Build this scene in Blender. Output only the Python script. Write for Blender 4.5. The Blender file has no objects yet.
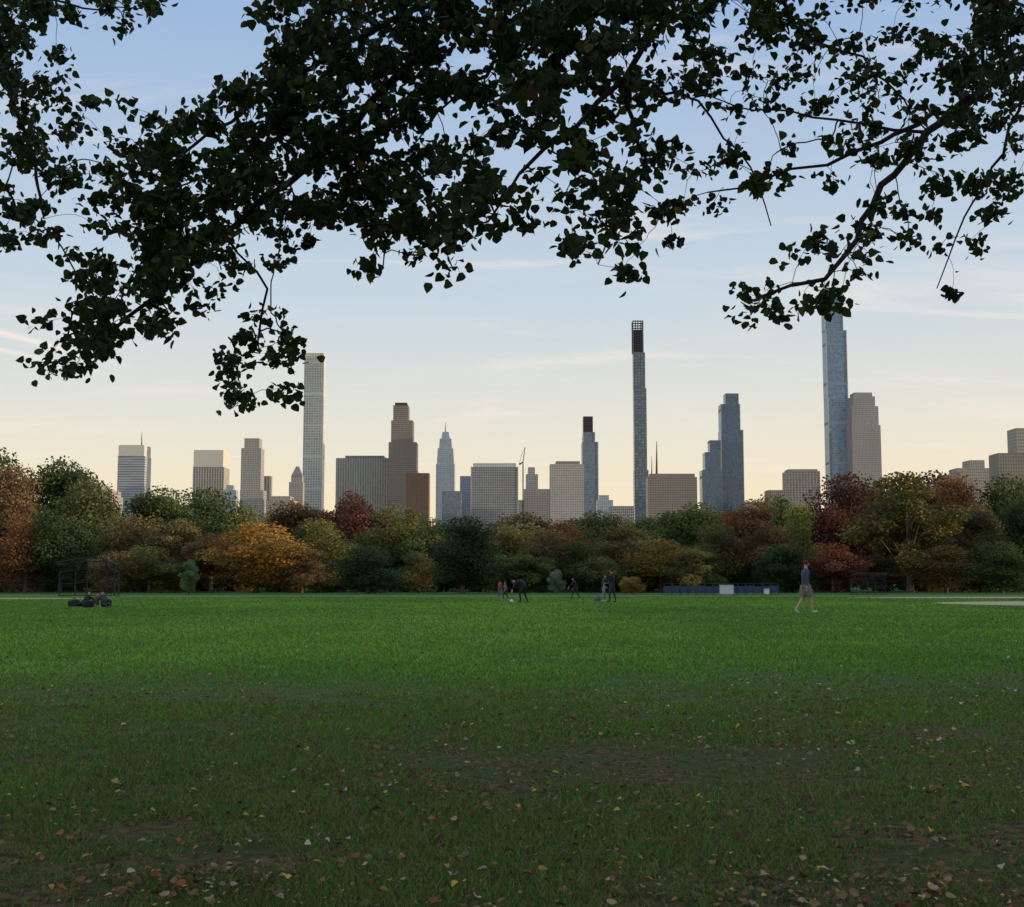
import bpy, bmesh, math, random
import numpy as np
from mathutils import Vector, Matrix
random.seed(7); rng=np.random.default_rng(7)
sc=bpy.context.scene
sc.view_settings.view_transform='Standard'; sc.view_settings.look='None'; sc.view_settings.exposure=0
F=1300.0; CH=1.0; TH=math.atan(131.5/F)
def P(px,py,Y):
    x=(px-512)/F; yc=-(py-453.5)/F
    dy=math.cos(TH)-math.sin(TH)*yc; dz=math.sin(TH)+math.cos(TH)*yc
    k=Y/dy
    return Vector((x*k,Y,CH+dz*k))
def link(o): sc.collection.objects.link(o); return o
def obj(name,me,mat=None,parent=None,loc=None):
    o=bpy.data.objects.new(name,me); link(o)
    if mat is not None:
        for m in (mat if isinstance(mat,(list,tuple)) else [mat]): me.materials.append(m)
    if parent is not None: o.parent=parent
    if loc is not None: o.location=loc
    return o
def info(o,label,cat=None,group=None,kind=None):
    o["label"]=label
    if cat: o["category"]=cat
    if group: o["group"]=group
    if kind: o["kind"]=kind
def mesh_np(name,verts,loops,sides):
    me=bpy.data.meshes.new(name)
    nv=len(verts); nl=len(loops); npoly=nl//sides
    me.vertices.add(nv); me.vertices.foreach_set('co',np.asarray(verts,dtype=np.float32).ravel())
    me.loops.add(nl); me.loops.foreach_set('vertex_index',np.asarray(loops,dtype=np.int32))
    me.polygons.add(npoly); me.polygons.foreach_set('loop_start',np.arange(0,nl,sides,dtype=np.int32))
    me.update(calc_edges=True); me.validate()
    return me
def pcol(me,cols):
    a=me.color_attributes.new('Col','FLOAT_COLOR','POINT')
    c=np.ones((len(me.vertices),4),dtype=np.float32); c[:,:3]=cols
    a.data.foreach_set('color',c.ravel())
# ---------------- materials
def newmat(name):
    m=bpy.data.materials.new(name); m.use_nodes=True
    nt=m.node_tree; b=nt.nodes['Principled BSDF']; return m,nt,b
def math_n(nt,op,a,b=None,c=None):
    n=nt.nodes.new('ShaderNodeMath'); n.operation=op
    for i,v in enumerate((a,b,c)):
        if v is None: continue
        if isinstance(v,(int,float)): n.inputs[i].default_value=v
        else: nt.links.new(v,n.inputs[i])
    return n.outputs[0]
def mixc(nt,f,a,b,mode='MIX'):
    n=nt.nodes.new('ShaderNodeMix'); n.data_type='RGBA'; n.blend_type=mode
    for i,v in ((0,f),(6,a),(7,b)):
        if isinstance(v,(int,float)): n.inputs[i].default_value=v
        elif isinstance(v,(tuple,list)): n.inputs[i].default_value=(*v[:3],1)
        else: nt.links.new(v,n.inputs[i])
    return n.outputs[2]
def simple(name,col,rough=.8,var=.25,scale=6,metal=0):
    m,nt,b=newmat(name)
    tc=nt.nodes.new('ShaderNodeTexCoord'); nz=nt.nodes.new('ShaderNodeTexNoise'); nz.inputs['Scale'].default_value=scale
    nt.links.new(tc.outputs['Object'],nz.inputs['Vector'])
    c=mixc(nt,nz.outputs['Fac'],tuple(v*(1-var) for v in col),tuple(min(1,v*(1+var)) for v in col))
    nt.links.new(c,b.inputs['Base Color']); b.inputs['Roughness'].default_value=rough; b.inputs['Metallic'].default_value=metal
    return m
def leafmat(name,use_obj=True,trans=.35,rough=.6):
    m,nt,b=newmat(name)
    at=nt.nodes.new('ShaderNodeAttribute'); at.attribute_name='Col'
    c=at.outputs['Color']
    if use_obj:
        oi=nt.nodes.new('ShaderNodeObjectInfo'); c=mixc(nt,1.0,oi.outputs['Color'],c,'MULTIPLY')
    nt.links.new(c,b.inputs['Base Color']); b.inputs['Roughness'].default_value=rough
    b.inputs['Specular IOR Level'].default_value=.25
    t=nt.nodes.new('ShaderNodeBsdfTranslucent'); nt.links.new(c,t.inputs['Color'])
    mx=nt.nodes.new('ShaderNodeMixShader'); mx.inputs[0].default_value=trans
    nt.links.new(b.outputs[0],mx.inputs[1]); nt.links.new(t.outputs[0],mx.inputs[2])
    nt.links.new(mx.outputs[0],nt.nodes['Material Output'].inputs['Surface'])
    return m
def facade(name,wall,glass,cx=5,cz=4.5,fx=.4,fz=.35,grough=.2,band=0.0,mixw=.85):
    m,nt,b=newmat(name)
    wall=tuple(min(.75,v*1.25) for v in wall); glass=tuple(v*1.35 for v in glass)  # walls and glass lightened in place of distance haze
    tc=nt.nodes.new('ShaderNodeTexCoord'); sp=nt.nodes.new('ShaderNodeSeparateXYZ'); nt.links.new(tc.outputs['Object'],sp.inputs[0])
    ge=nt.nodes.new('ShaderNodeNewGeometry'); sn=nt.nodes.new('ShaderNodeSeparateXYZ'); nt.links.new(ge.outputs['Normal'],sn.inputs[0])
    s=math_n(nt,'GREATER_THAN',math_n(nt,'ABSOLUTE',sn.outputs[0]),.6)
    u=math_n(nt,'ADD',math_n(nt,'MULTIPLY',sp.outputs[0],math_n(nt,'SUBTRACT',1.0,s)),math_n(nt,'MULTIPLY',sp.outputs[1],s))
    uu=math_n(nt,'ADD',math_n(nt,'DIVIDE',u,cx),100.0); zz=math_n(nt,'DIVIDE',sp.outputs[2],cz)
    wu=math_n(nt,'GREATER_THAN',math_n(nt,'FRACT',uu),fx); wz=math_n(nt,'GREATER_THAN',math_n(nt,'FRACT',zz),fz)
    w=math_n(nt,'MULTIPLY',wu,wz)
    w=math_n(nt,'MULTIPLY',w,math_n(nt,'LESS_THAN',sn.outputs[2],.5))
    cb=nt.nodes.new('ShaderNodeCombineXYZ'); nt.links.new(math_n(nt,'FLOOR',uu),cb.inputs[0]); nt.links.new(math_n(nt,'FLOOR',zz),cb.inputs[1])
    wn=nt.nodes.new('ShaderNodeTexWhiteNoise'); nt.links.new(cb.outputs[0],wn.inputs['Vector'])
    g=mixc(nt,wn.outputs['Value'],tuple(v*.7 for v in glass),tuple(min(1,v*1.35) for v in glass))
    nz=nt.nodes.new('ShaderNodeTexNoise'); nz.inputs['Scale'].default_value=.03; nz.inputs['Detail'].default_value=4
    nt.links.new(tc.outputs['Object'],nz.inputs['Vector'])
    wc=mixc(nt,nz.outputs['Fac'],tuple(v*.82 for v in wall),tuple(min(1,v*1.18) for v in wall))
    if band>0:
        bd=math_n(nt,'LESS_THAN',math_n(nt,'FRACT',math_n(nt,'DIVIDE',sp.outputs[2],band)),.07)
        w=math_n(nt,'MULTIPLY',w,math_n(nt,'SUBTRACT',1.0,bd)); 
    c=mixc(nt,math_n(nt,'MULTIPLY',w,mixw),wc,g); nt.links.new(c,b.inputs['Base Color'])
    r=math_n(nt,'MULTIPLY_ADD',w,grough-.8,.8); nt.links.new(r,b.inputs['Roughness'])
    b.inputs['Specular IOR Level'].default_value=.5
    return m
# ---------------- world
SUN_EL=math.radians(6); SUN_AZ=math.radians(98)
w=bpy.data.worlds.new("World"); sc.world=w; w.use_nodes=True; nt=w.node_tree
bg=nt.nodes['Background']; bg.inputs['Strength'].default_value=.1
sky=nt.nodes.new('ShaderNodeTexSky'); sky.sky_type='NISHITA'; sky.sun_disc=False
sky.sun_elevation=SUN_EL; sky.sun_rotation=SUN_AZ
tc=nt.nodes.new('ShaderNodeTexCoord'); sp=nt.nodes.new('ShaderNodeSeparateXYZ'); nt.links.new(tc.outputs['Generated'],sp.inputs[0])
ramp=nt.nodes.new('ShaderNodeValToRGB'); nt.links.new(sp.outputs[2],ramp.inputs[0])
cr=ramp.color_ramp
stops=[(0.0,(.96,.75,.48)),(.055,(.94,.79,.54)),(.12,(.78,.77,.68)),(.21,(.56,.67,.76)),(.42,(.32,.47,.72)),(.7,(.42,.53,.68)),(1.0,(.52,.60,.70))]  # zenith stops raised above a real sky's, to brighten the grass
cr.elements[0].position=0; cr.elements[0].color=(*stops[0][1],1)
cr.elements[1].position=1; cr.elements[1].color=(*stops[-1][1],1)
for p,c in stops[1:-1]:
    e=cr.elements.new(p); e.color=(*c,1)
az=math_n(nt,'MULTIPLY_ADD',sp.outputs[0],.6,.38); az=math_n(nt,'MAXIMUM',az,0.0); az=math_n(nt,'MINIMUM',az,1.0)
low=math_n(nt,'POWER',math_n(nt,'SUBTRACT',1.0,math_n(nt,'MAXIMUM',sp.outputs[2],0.0)),6.0)
gl=math_n(nt,'MULTIPLY',az,low)
base=mixc(nt,math_n(nt,'MULTIPLY',gl,.5),ramp.outputs[0],(1.0,.83,.57))
zz=math_n(nt,'ADD',math_n(nt,'MAXIMUM',sp.outputs[2],0.0),.10)
cb=nt.nodes.new('ShaderNodeCombineXYZ'); nt.links.new(math_n(nt,'DIVIDE',sp.outputs[0],zz),cb.inputs[0]); nt.links.new(math_n(nt,'DIVIDE',sp.outputs[1],zz),cb.inputs[1])
def cloud(scl,rot,sx,sy,lo,hi,am,col,base,det=9,off=0.0):
    mp=nt.nodes.new('ShaderNodeMapping'); mp.inputs['Location'].default_value=(off,off*.5,0); mp.inputs['Rotation'].default_value=(0,0,rot); mp.inputs['Scale'].default_value=(sx,sy,1); nt.links.new(cb.outputs[0],mp.inputs[0])
    nz=nt.nodes.new('ShaderNodeTexNoise'); nz.inputs['Scale'].default_value=scl; nz.inputs['Detail'].default_value=det; nz.inputs['Roughness'].default_value=.6; nz.inputs['Distortion'].default_value=.6
    nt.links.new(mp.outputs[0],nz.inputs['Vector'])
    mr=nt.nodes.new('ShaderNodeMapRange'); mr.interpolation_type='SMOOTHSTEP'; mr.inputs[1].default_value=lo; mr.inputs[2].default_value=hi; nt.links.new(nz.outputs['Fac'],mr.inputs[0])
    return mixc(nt,math_n(nt,'MULTIPLY',mr.outputs[0],am),base,col)
base=cloud(1.7,.25,.7,1.9,.53,.70,.42,(.96,.84,.76),base)
base=cloud(.9,.15,.6,1.2,.50,.72,.30,(.92,.82,.77),base,6,3.3)
for (z0,sl,wd_,am) in ((.178,-.22,.0022,.7),(.166,-.20,.0016,.5),(.196,-.05,.003,.2)):
    lx=math_n(nt,'ADD',sp.outputs[0],.36)
    dd=math_n(nt,'SUBTRACT',sp.outputs[2],math_n(nt,'MULTIPLY_ADD',lx,sl,z0))
    gsn=math_n(nt,'EXPONENT',math_n(nt,'MULTIPLY',math_n(nt,'POWER',math_n(nt,'ABSOLUTE',math_n(nt,'DIVIDE',dd,wd_)),2.0),-1.0))
    mk=nt.nodes.new('ShaderNodeMapRange'); mk.inputs[1].default_value=-.27; mk.inputs[2].default_value=-.34; nt.links.new(sp.outputs[0],mk.inputs[0])
    base=mixc(nt,math_n(nt,'MULTIPLY',math_n(nt,'MULTIPLY',gsn,mk.outputs[0]),am),base,(1.0,.86,.78))
base10=mixc(nt,1.0,base,(10.5,10.5,10.5),'MULTIPLY')
fin=mixc(nt,.94,sky.outputs[0],base10)
nt.links.new(fin,bg.inputs['Color'])
# ---------------- sun
sl=bpy.data.lights.new('sun','SUN'); sl.energy=3.8; sl.angle=math.radians(.5); sl.color=(1,.76,.52)
so=link(bpy.data.objects.new('sun',sl))
sd=Vector((math.sin(SUN_AZ)*math.cos(SUN_EL),math.cos(SUN_AZ)*math.cos(SUN_EL),math.sin(SUN_EL)))
so.rotation_euler=sd.to_track_quat('Z','Y').to_euler(); so.location=(60,-20,40)
# ---------------- camera
cd=bpy.data.cameras.new('camera'); cam=link(bpy.data.objects.new('camera',cd)); cd.sensor_fit='HORIZONTAL'; cd.sensor_width=36; cd.lens=F/1024*36
cd.clip_end=20000; cd.clip_start=.05
cam.location=(0,0,CH); cam.rotation_euler=(math.pi/2+TH,0,0); sc.camera=cam
def vnoise(x,y,scale,seed):
    r=np.random.default_rng(seed).random((256,256)); X=np.asarray(x)/scale+1000; Y=np.asarray(y)/scale+1000
    xi=np.floor(X).astype(int); yi=np.floor(Y).astype(int); fx=X-xi; fy=Y-yi
    fx=fx*fx*(3-2*fx); fy=fy*fy*(3-2*fy)
    g=lambda a,b: r[a%256,b%256]
    return (g(xi,yi)*(1-fx)+g(xi+1,yi)*fx)*(1-fy)+(g(xi,yi+1)*(1-fx)+g(xi+1,yi+1)*fx)*fy
def sstep(v,a,b):
    t=np.clip((v-a)/(b-a),0,1); return t*t*(3-2*t)
# ---------------- ground
gm,nt,b=newmat('lawn_soil_shade')
ge=nt.nodes.new('ShaderNodeNewGeometry')
def gn(scale,det=6):
    n=nt.nodes.new('ShaderNodeTexNoise'); n.inputs['Scale'].default_value=scale; n.inputs['Detail'].default_value=det; nt.links.new(ge.outputs['Position'],n.inputs['Vector']); return n.outputs['Fac']
cs=nt.nodes.new('ShaderNodeMapRange'); cs.inputs[1].default_value=.38; cs.inputs[2].default_value=.62; nt.links.new(gn(14,9),cs.inputs[0])
soil=mixc(nt,cs.outputs[0],(.045,.032,.018),(.20,.122,.062)); mo=mixc(nt,gn(5),(.045,.07,.02),(.09,.115,.035))
cs2=nt.nodes.new('ShaderNodeMapRange'); cs2.inputs[1].default_value=.42; cs2.inputs[2].default_value=.62; nt.links.new(gn(2.2,8),cs2.inputs[0])
soil=mixc(nt,cs2.outputs[0],soil,mo)
grass=mixc(nt,gn(3),(.04,.095,.02),(.08,.17,.035))
spx=nt.nodes.new('ShaderNodeSeparateXYZ'); nt.links.new(ge.outputs['Position'],spx.inputs[0])
mr=nt.nodes.new('ShaderNodeMapRange'); mr.inputs[1].default_value=5; mr.inputs[2].default_value=18; nt.links.new(math_n(nt,'MULTIPLY_ADD',gn(.6),6.0,math_n(nt,'SUBTRACT',spx.outputs[1],3.0)),mr.inputs[0])
nt.links.new(mixc(nt,mr.outputs[0],soil,grass),b.inputs['Base Color']); b.inputs['Roughness'].default_value=.95; b.inputs['Specular IOR Level'].default_value=.1  # bare soil toward the tree; its dark tone also carries canopy shade
bp=nt.nodes.new('ShaderNodeBump'); bp.inputs['Strength'].default_value=.8; bp.inputs['Distance'].default_value=.04; nt.links.new(gn(30),bp.inputs['Height']); nt.links.new(bp.outputs[0],b.inputs['Normal'])
me=bpy.data.meshes.new('ground'); S=9000
me.from_pydata([(-S,-S,0),(S,-S,0),(S,S,0),(-S,S,0)],[],[(0,1,2,3)])
g=obj('ground',me,gm); info(g,"broad flat park lawn with bare soil patches",'ground',kind='structure')
sand=simple('infield_sand',(.48,.37,.24),.95,.15,2)
def ellipse(name,cx,cy,rx,ry,z,mat,label):
    vs=[]; n=64
    for i in range(n):
        a=2*math.pi*i/n; k=1+.05*math.sin(3*a+cx)
        vs.append((cx+rx*k*math.cos(a),cy+ry*k*math.sin(a),z))
    me=bpy.data.meshes.new(name); me.from_pydata(vs,[],[list(range(n))]); o=obj(name,me,mat); info(o,label,'baseball infield',kind='structure'); return o
ELL=[(38,69,15,12.5),(-47,97,17,5),(42,104,15,6)]
for e in ELL: ellipse('infield',*e,.004,sand,"pale sandy baseball infield cut into the lawn")
pathm=simple('path_surface',(.36,.28,.20),.9,.12,.6)
me=bpy.data.meshes.new('path'); me.from_pydata([(-400,117,.008),(400,117,.008),(400,121,.008),(-400,121,.008)],[],[(0,1,2,3)])
o=obj('path',me,pathm); info(o,"pale path along the far edge of lawn",'path',kind='structure')
# ---------------- grass blades (stuff)
N=540000
Y=np.exp(rng.uniform(math.log(3.0),math.log(116),N)); k=rng.random(N)<.22; Y[k]=np.exp(rng.uniform(math.log(3.2),math.log(12),k.sum()))
X=rng.uniform(-.50,.50,N)*Y+rng.uniform(-.8,.8,N)
dn=.35*vnoise(X,Y,1.5,1)+.40*vnoise(X,Y,.5,2)+.25*vnoise(X,Y,.16,3)
dn2=vnoise(X,Y,4,8)
lush=sstep(Y+7*(dn-.5)+7*(dn2-.5),3.5,19)
band=np.exp(-((Y-8.6-1.2*np.sin(X*.9))/2.2)**2)*sstep(vnoise(X,Y,2.6,31),.3,.62)
keep=rng.random(N)<np.clip(.44+.66*lush+2.5*(dn-.5)-.42*band,.05,1)
for (cx,cy,rx,ry) in ELL: keep&=((X-cx)/rx)**2+((Y-cy)/ry)**2>1.0
X,Y,dn,dn2,lush=X[keep],Y[keep],dn[keep],dn2[keep],lush[keep]; N=len(X)
ht=rng.uniform(.016,.046,N)*(0.66+.5*lush)*(.6+.8*dn); wd=np.maximum(.0024,Y*.0007)*rng.uniform(.7,1.4,N)
a=rng.uniform(0,2*math.pi,N); la=rng.uniform(0,2*math.pi,N); ln=ht*rng.uniform(.1,1.3,N)
V=np.zeros((N,3,3)); ca,sa=np.cos(a)*wd,np.sin(a)*wd
V[:,0,0]=X-ca;V[:,0,1]=Y-sa;V[:,1,0]=X+ca;V[:,1,1]=Y+sa
V[:,2,0]=X+np.cos(la)*ln;V[:,2,1]=Y+np.sin(la)*ln;V[:,2,2]=ht
me=mesh_np('grass',V.reshape(-1,3),np.arange(3*N),3)
big=.5*vnoise(X,Y*.35,6,11)+.3*vnoise(X,Y*.5,1.6,12)+.2*vnoise(X,Y,.5,13); big=np.clip((big-.25)*2,0,1); fine=rng.random(N)
green=np.stack([.115+.11*big,.275+.15*big,.030+.022*big],1); dull=np.stack([.100+.05*big,.195+.07*big,.040+.01*big],1); dry=np.array([.27,.19,.09])
c=dull*(1-lush[:,None])+green*lush[:,None]  # near blades: thin worn grass, its colour also darkened for canopy shade
c*= (.65+.7*fine)[:,None]
dm=(rng.random(N)<(.24*(1-lush)+.04))
c[dm]=dry*(.5+.8*fine[dm])[:,None]
pcol(me,np.repeat(c,3,axis=0))
gmat=leafmat('grass_blade',False,.3,.7)
o=obj('grass',me,gmat); info(o,"mown green grass, thin and patchy under the tree",'grass',kind='stuff')
# ---------------- leaf outline instancer
LV=np.array([(0,0),(.36,.04),(.50,.38),(.30,.74),(0,1.05),(-.30,.74),(-.50,.38),(-.36,.04)])
def leaves(name,C,size,cols,down=.5,flat=False,fold=.25):
    n=len(C)
    if flat:
        nrm=np.stack([rng.normal(0,.35,n),rng.normal(0,.35,n),np.ones(n)],1); t=rng.normal(size=(n,3))
    else:
        nrm=rng.normal(size=(n,3)); t=rng.normal(size=(n,3))*.6; t[:,2]-=down
    nrm/=np.linalg.norm(nrm,axis=1)[:,None]
    t-=nrm*(t*nrm).sum(1)[:,None]; t/=np.linalg.norm(t,axis=1)[:,None]+1e-9
    s=np.cross(nrm,t)
    V=np.zeros((n,8,3))
    for i,(lx,ly) in enumerate(LV):
        V[:,i]=C+(s*lx+t*ly+nrm*(abs(lx)*fold+ (ly*ly)*-.15))*size[:,None]
    idx=np.array([0,1,2,3,4,0,4,5,6,7]); L=(np.arange(n)[:,None]*8+idx[None]).ravel()
    me=mesh_np(name,V.reshape(-1,3),L,5); pcol(me,np.repeat(cols,8,axis=0)); return me
n=34000
Y=np.exp(rng.uniform(math.log(3.2),math.log(45),n)); X=rng.uniform(-.5,.5,n)*Y+rng.uniform(-.8,.8,n)
k=(vnoise(X,Y,1.4,21)*.5+vnoise(X,Y,.4,22)*.5+.15*(X/Y)>.58)|(rng.random(n)<.30); k&=rng.random(n)<np.clip(1.15-Y/26,.10,1)
X,Y=X[k],Y[k]; n=len(X)
pal=np.array([(.24,.12,.055),(.28,.17,.09),(.14,.075,.04),(.42,.31,.19),(.60,.44,.09),(.38,.14,.045),(.09,.06,.04),(.58,.50,.40)])
pr=np.array([.22,.2,.19,.12,.08,.08,.06,.05]); pi=rng.choice(8,n,p=pr)
me=leaves('fallen_leaves',np.stack([X,Y,rng.uniform(.014,.038,n)],1),np.clip(rng.gamma(4,.0042,n),.006,.032)*(1+.02*Y),pal[pi]*rng.uniform(.7,1.15,(n,1)),flat=True,fold=.35)
o=obj('fallen_leaves',me,leafmat('fallen_leaf',False,.15,.8)); info(o,"scattered dry brown and yellow leaves on grass",'fallen leaves',kind='stuff')
# ---------------- tube helper
def tube(bm,pts,rad,sides=6,cap=True):
    rings=[]; n=len(pts)
    for i,p in enumerate(pts):
        d=(pts[min(i+1,n-1)]-pts[max(i-1,0)]).normalized()
        u=d.orthogonal().normalized() if abs(d.z)>.9 else d.cross(Vector((0,0,1))).normalized()
        v=d.cross(u)
        rings.append([bm.verts.new(p+(u*math.cos(2*math.pi*k/sides)+v*math.sin(2*math.pi*k/sides))*rad[i]) for k in range(sides)])
    for i in range(n-1):
        for k in range(sides):
            bm.faces.new((rings[i][k],rings[i][(k+1)%sides],rings[i+1][(k+1)%sides],rings[i+1][k]))
    if cap:
        bm.faces.new(rings[0]); bm.faces.new(rings[-1][::-1])
def box(bm,x0,x1,y0,y1,z0,z1,mi=0):
    v=[bm.verts.new(c) for c in ((x0,y0,z0),(x1,y0,z0),(x1,y1,z0),(x0,y1,z0),(x0,y0,z1),(x1,y0,z1),(x1,y1,z1),(x0,y1,z1))]
    for f in ((3,2,1,0),(4,5,6,7),(0,1,5,4),(1,2,6,5),(2,3,7,6),(3,0,4,7)):
        fc=bm.faces.new([v[i] for i in f]); fc.material_index=mi
def bmesh_obj(name,bm,mat,parent=None,loc=None,smooth=False):
    bmesh.ops.recalc_face_normals(bm,faces=bm.faces[:])
    me=bpy.data.meshes.new(name); bm.to_mesh(me); bm.free()
    if smooth: me.polygons.foreach_set('use_smooth',[True]*len(me.polygons))
    return obj(name,me,mat,parent,loc)
bark=simple('bark',(.028,.022,.018),.95,.4,5); pbark=simple('park_bark',(.11,.09,.07),.95,.4,5)
# ---------------- overhead tree
ROWS=[
"99876001389999999999988876544689",
"95100001799999899987566665543699",
"95100016999989887776454454455899",
"77410069999888776654333334456788",
"77527989999888665445422233445667",
"77479999999998754555544333243456",
"86079999999988765466613420354456",
"75059998725899833356310012344355",
"10269986400640200064000003521221",
"00499741200220000010000467300100",
"02997305500000000000000350000000",
"04852008700000000000000000000000",
"00000007400000000000000000000000"]
def dep(px,py): return 8.2+.9*math.sin(px*.006+1)+.5*math.sin(px*.017+py*.01)
fork=Vector((3.4,-.6,6.2))
limbs=[
 ([(620,-190),(545,-90),(475,-10),(420,55),(355,118),(290,178),(225,232),(165,290),(115,330),(85,355)],.045,-1),
 ([(850,-230),(740,-90),(672,-10),(625,75),(572,130),(520,172),(490,225)],.030,-1),
 ([(1230,-160),(1130,-10),(1040,52),(978,95),(922,132),(884,190),(856,240),(822,280),(765,298)],.045,-1),
 ([(978,95),(880,140),(795,172),(705,195)],.016,2),
 ([(-60,-330),(-50,-120),(-15,-20),(12,80),(35,160),(40,220)],.03,-1),
 ([(-15,-20),(70,2),(140,12)],.012,4),
 ([(355,118),(372,195),(385,270)],.014,0),
 ([(625,75),(645,160),(602,262)],.012,1),
 ([(225,232),(268,285),(260,335),(258,352)],.007,0),
 ([(1120,-190),(1020,-60),(985,20),(978,95)],.045,-1),
 ([(1040,52),(1002,150),(962,220),(938,285)],.011,2),
 ([(740,-90),(790,20),(860,60),(930,132)],.016,1),
 ([(475,-10),(350,40),(275,90),(215,135),(150,190)],.020,0),
 ([(672,-10),(560,30),(470,80),(410,150)],.018,1),
 ([(290,178),(210,180),(140,200)],.012,0),
 ([(922,132),(840,120),(760,110),(690,95)],.009,2),
 ([(625,75),(700,100),(750,170),(775,225)],.008,1),
]
nodes=[];par=[];rad=[]
r2=random.Random(5)
def add(p,pa,r): nodes.append(p); par.append(pa); rad.append(r); return len(nodes)-1
trunk_fork=add(fork,-1,.2)
for pts,r0,src in limbs:
    W=[P(x,y,dep(x,y)) for x,y in pts]
    if src<0:
        start=trunk_fork; mid=(fork+W[0])/2+Vector((0,0,.6)); W=[mid]+W; 
    else:
        start=min(range(len(nodes)),key=lambda i:(nodes[i]-W[0]).length); W=W[1:]
    prev=start; L=len(W)
    for i,q in enumerate(W):
        a=nodes[prev].copy(); seg=max(2,int((q-a).length/.14)); 
        for s in range(1,seg+1):
            t=s/seg; fr=(i+t)/L
            p=a.lerp(q,t)+Vector((r2.uniform(-1,1),r2.uniform(-1,1),r2.uniform(-1,1)))*.026
            prev=add(p,prev,r0*(1-.85*fr)*(1.6 if (src<0 and i==0) else 1)+.003)
pts=[]
for r,row in enumerate(ROWS):
    for c_,ch in enumerate(row):
        d=int(ch); k=d*.66*(.50 if d<=3 else .66 if d<=6 else .95 if d<9 else 1.3)
        k=int(k)+(r2.random()<k-int(k))
        for _ in range(k):
            cand=[(c_*32+r2.uniform(0,32),r*32+r2.uniform(0,32)) for _ in range(4 if d<9 else 2)]
            px,py=max(cand,key=lambda q:float(vnoise(q[0],q[1],24,61)))
            py-=9 if r<7 else 15
            pts.append((P(px,py,dep(px,py)+r2.gauss(0,.5)),1.0 if px<640 else .88))
for _ in range(280):
    px=r2.uniform(-260,1290); py=r2.uniform(-150,-12)
    if 140<px<260: continue
    pts.append((P(px,py,dep(px,py)+r2.gauss(0,.6)),1))
for _ in range(130):
    px=r2.choice([r2.uniform(-220,-5),r2.uniform(1030,1260)]); py=r2.uniform(0,230)
    pts.append((P(px,py,dep(px,py)+r2.gauss(0,.6)),1))
A=np.array([tuple(n) for n in nodes]); Q=np.array([tuple(p[0]) for p in pts]); SZ=[p[1] for p in pts]
dmin=np.array([np.min(np.linalg.norm(A-q,axis=1)) for q in Q]); order=np.argsort(dmin)
buf=np.zeros((len(nodes)+12*len(pts),3)); buf[:len(nodes)]=A; M=len(nodes)
leafC=[];leafS=[]
for oi in order:
    q=Q[oi]; d=np.linalg.norm(buf[:M]-q,axis=1); j=int(np.argmin(d)); L=d[j]; sz=SZ[oi]
    seg=max(2,min(9,int(L/.06))); a=Vector(buf[j]); qv=Vector(q); prev=j
    sag=Vector((r2.uniform(-.14,.14),r2.uniform(-.14,.14),r2.uniform(.0,.25)))*L
    for s in range(1,seg+1):
        t=s/seg; p=a.lerp(qv,t)+sag*math.sin(math.pi*t)+Vector((r2.uniform(-1,1),r2.uniform(-1,1),r2.uniform(-1,1)))*.010
        prev=add(p,prev,.0017); buf[M]=p; M+=1
        if t>.5 and r2.random()<.45: leafC.append(np.array(p)+rng.normal(0,.020,3)); leafS.append(sz)
    sg=r2.uniform(.026,.060)
    for _ in range(r2.randint(13,29)): leafC.append(q+rng.normal(0,sg,3)*np.array([1.3,1.2,.75])); leafS.append(sz)
cnt=np.zeros(len(nodes)); 
for i in range(len(nodes)-1,0,-1):
    cnt[i]+=1; cnt[par[i]]+=cnt[i]
bm=bmesh.new()
for i in range(1,len(nodes)):
    p=nodes[par[i]]; q=nodes[i]
    if (q-p).length<1e-5: continue
    ra=max(rad[par[i]] if par[i]!=0 else rad[i]*1.1,.0009*cnt[par[i]]**.5 if par[i]!=0 else 0); ra=min(ra,.10); rb=max(rad[i],.0009*cnt[i]**.5)
    if ra>rb*1.5: ra=rb*1.15
    tube(bm,[p,q],[ra,rb],5 if rb>.01 else 3,cap=False)
tp=[Vector((3.9,-1.4,-.1)),Vector((3.88,-1.38,.4)),Vector((3.8,-1.3,1.6)),Vector((3.75,-1.1,3.2)),Vector((3.6,-.9,4.8)),fork,Vector((3.2,-.2,7.6)),Vector((2.6,0,9.5))]
tube(bm,tp,[.55,.4,.34,.31,.28,.24,.16,.07],14)
root=link(bpy.data.objects.new('linden_tree',None)); root.location=(3.9,-1.4,0)
info(root,"big leafy tree with drooping branches over the lawn",'tree')
inv=Vector((-3.9,1.4,0))
o=bmesh_obj('trunk',bm,bark,root,inv,True)
C=np.array(leafC); n=len(C)
lc=np.array([(.034,.060,.016),(.050,.080,.020),(.026,.046,.013),(.11,.12,.028),(.10,.065,.02)])
ci=rng.choice(5,n,p=[.38,.29,.24,.07,.02])
me=leaves('crown',C,rng.uniform(.033,.068,n)*np.array(leafS),lc[ci]*rng.uniform(.7,1.2,(n,1)),down=.6)
lm=leafmat('linden_leaf',False,.32,.6)
o=obj('crown',me,lm,root,inv)
n=9000; ctr=[]  # leaf clumps above the view, added to darken the foreground
while len(ctr)<200:
    p=np.array([rng.uniform(-9,11),rng.uniform(-8,8),rng.uniform(5.2,10)])
    if ((p[0]-1)/10.5)**2+((p[1])/8.5)**2+((p[2]-6)/5.)**2<1 and p[2]>1+.5*max(p[1],0)+1.3: ctr.append(p)
ctr=np.array(ctr); k=rng.integers(0,len(ctr),n); C=ctr[k]+rng.normal(0,.42,(n,3))
kk=C[:,2]>1.4+.49*np.maximum(C[:,1],0); C=C[kk]; n=len(C)
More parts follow.
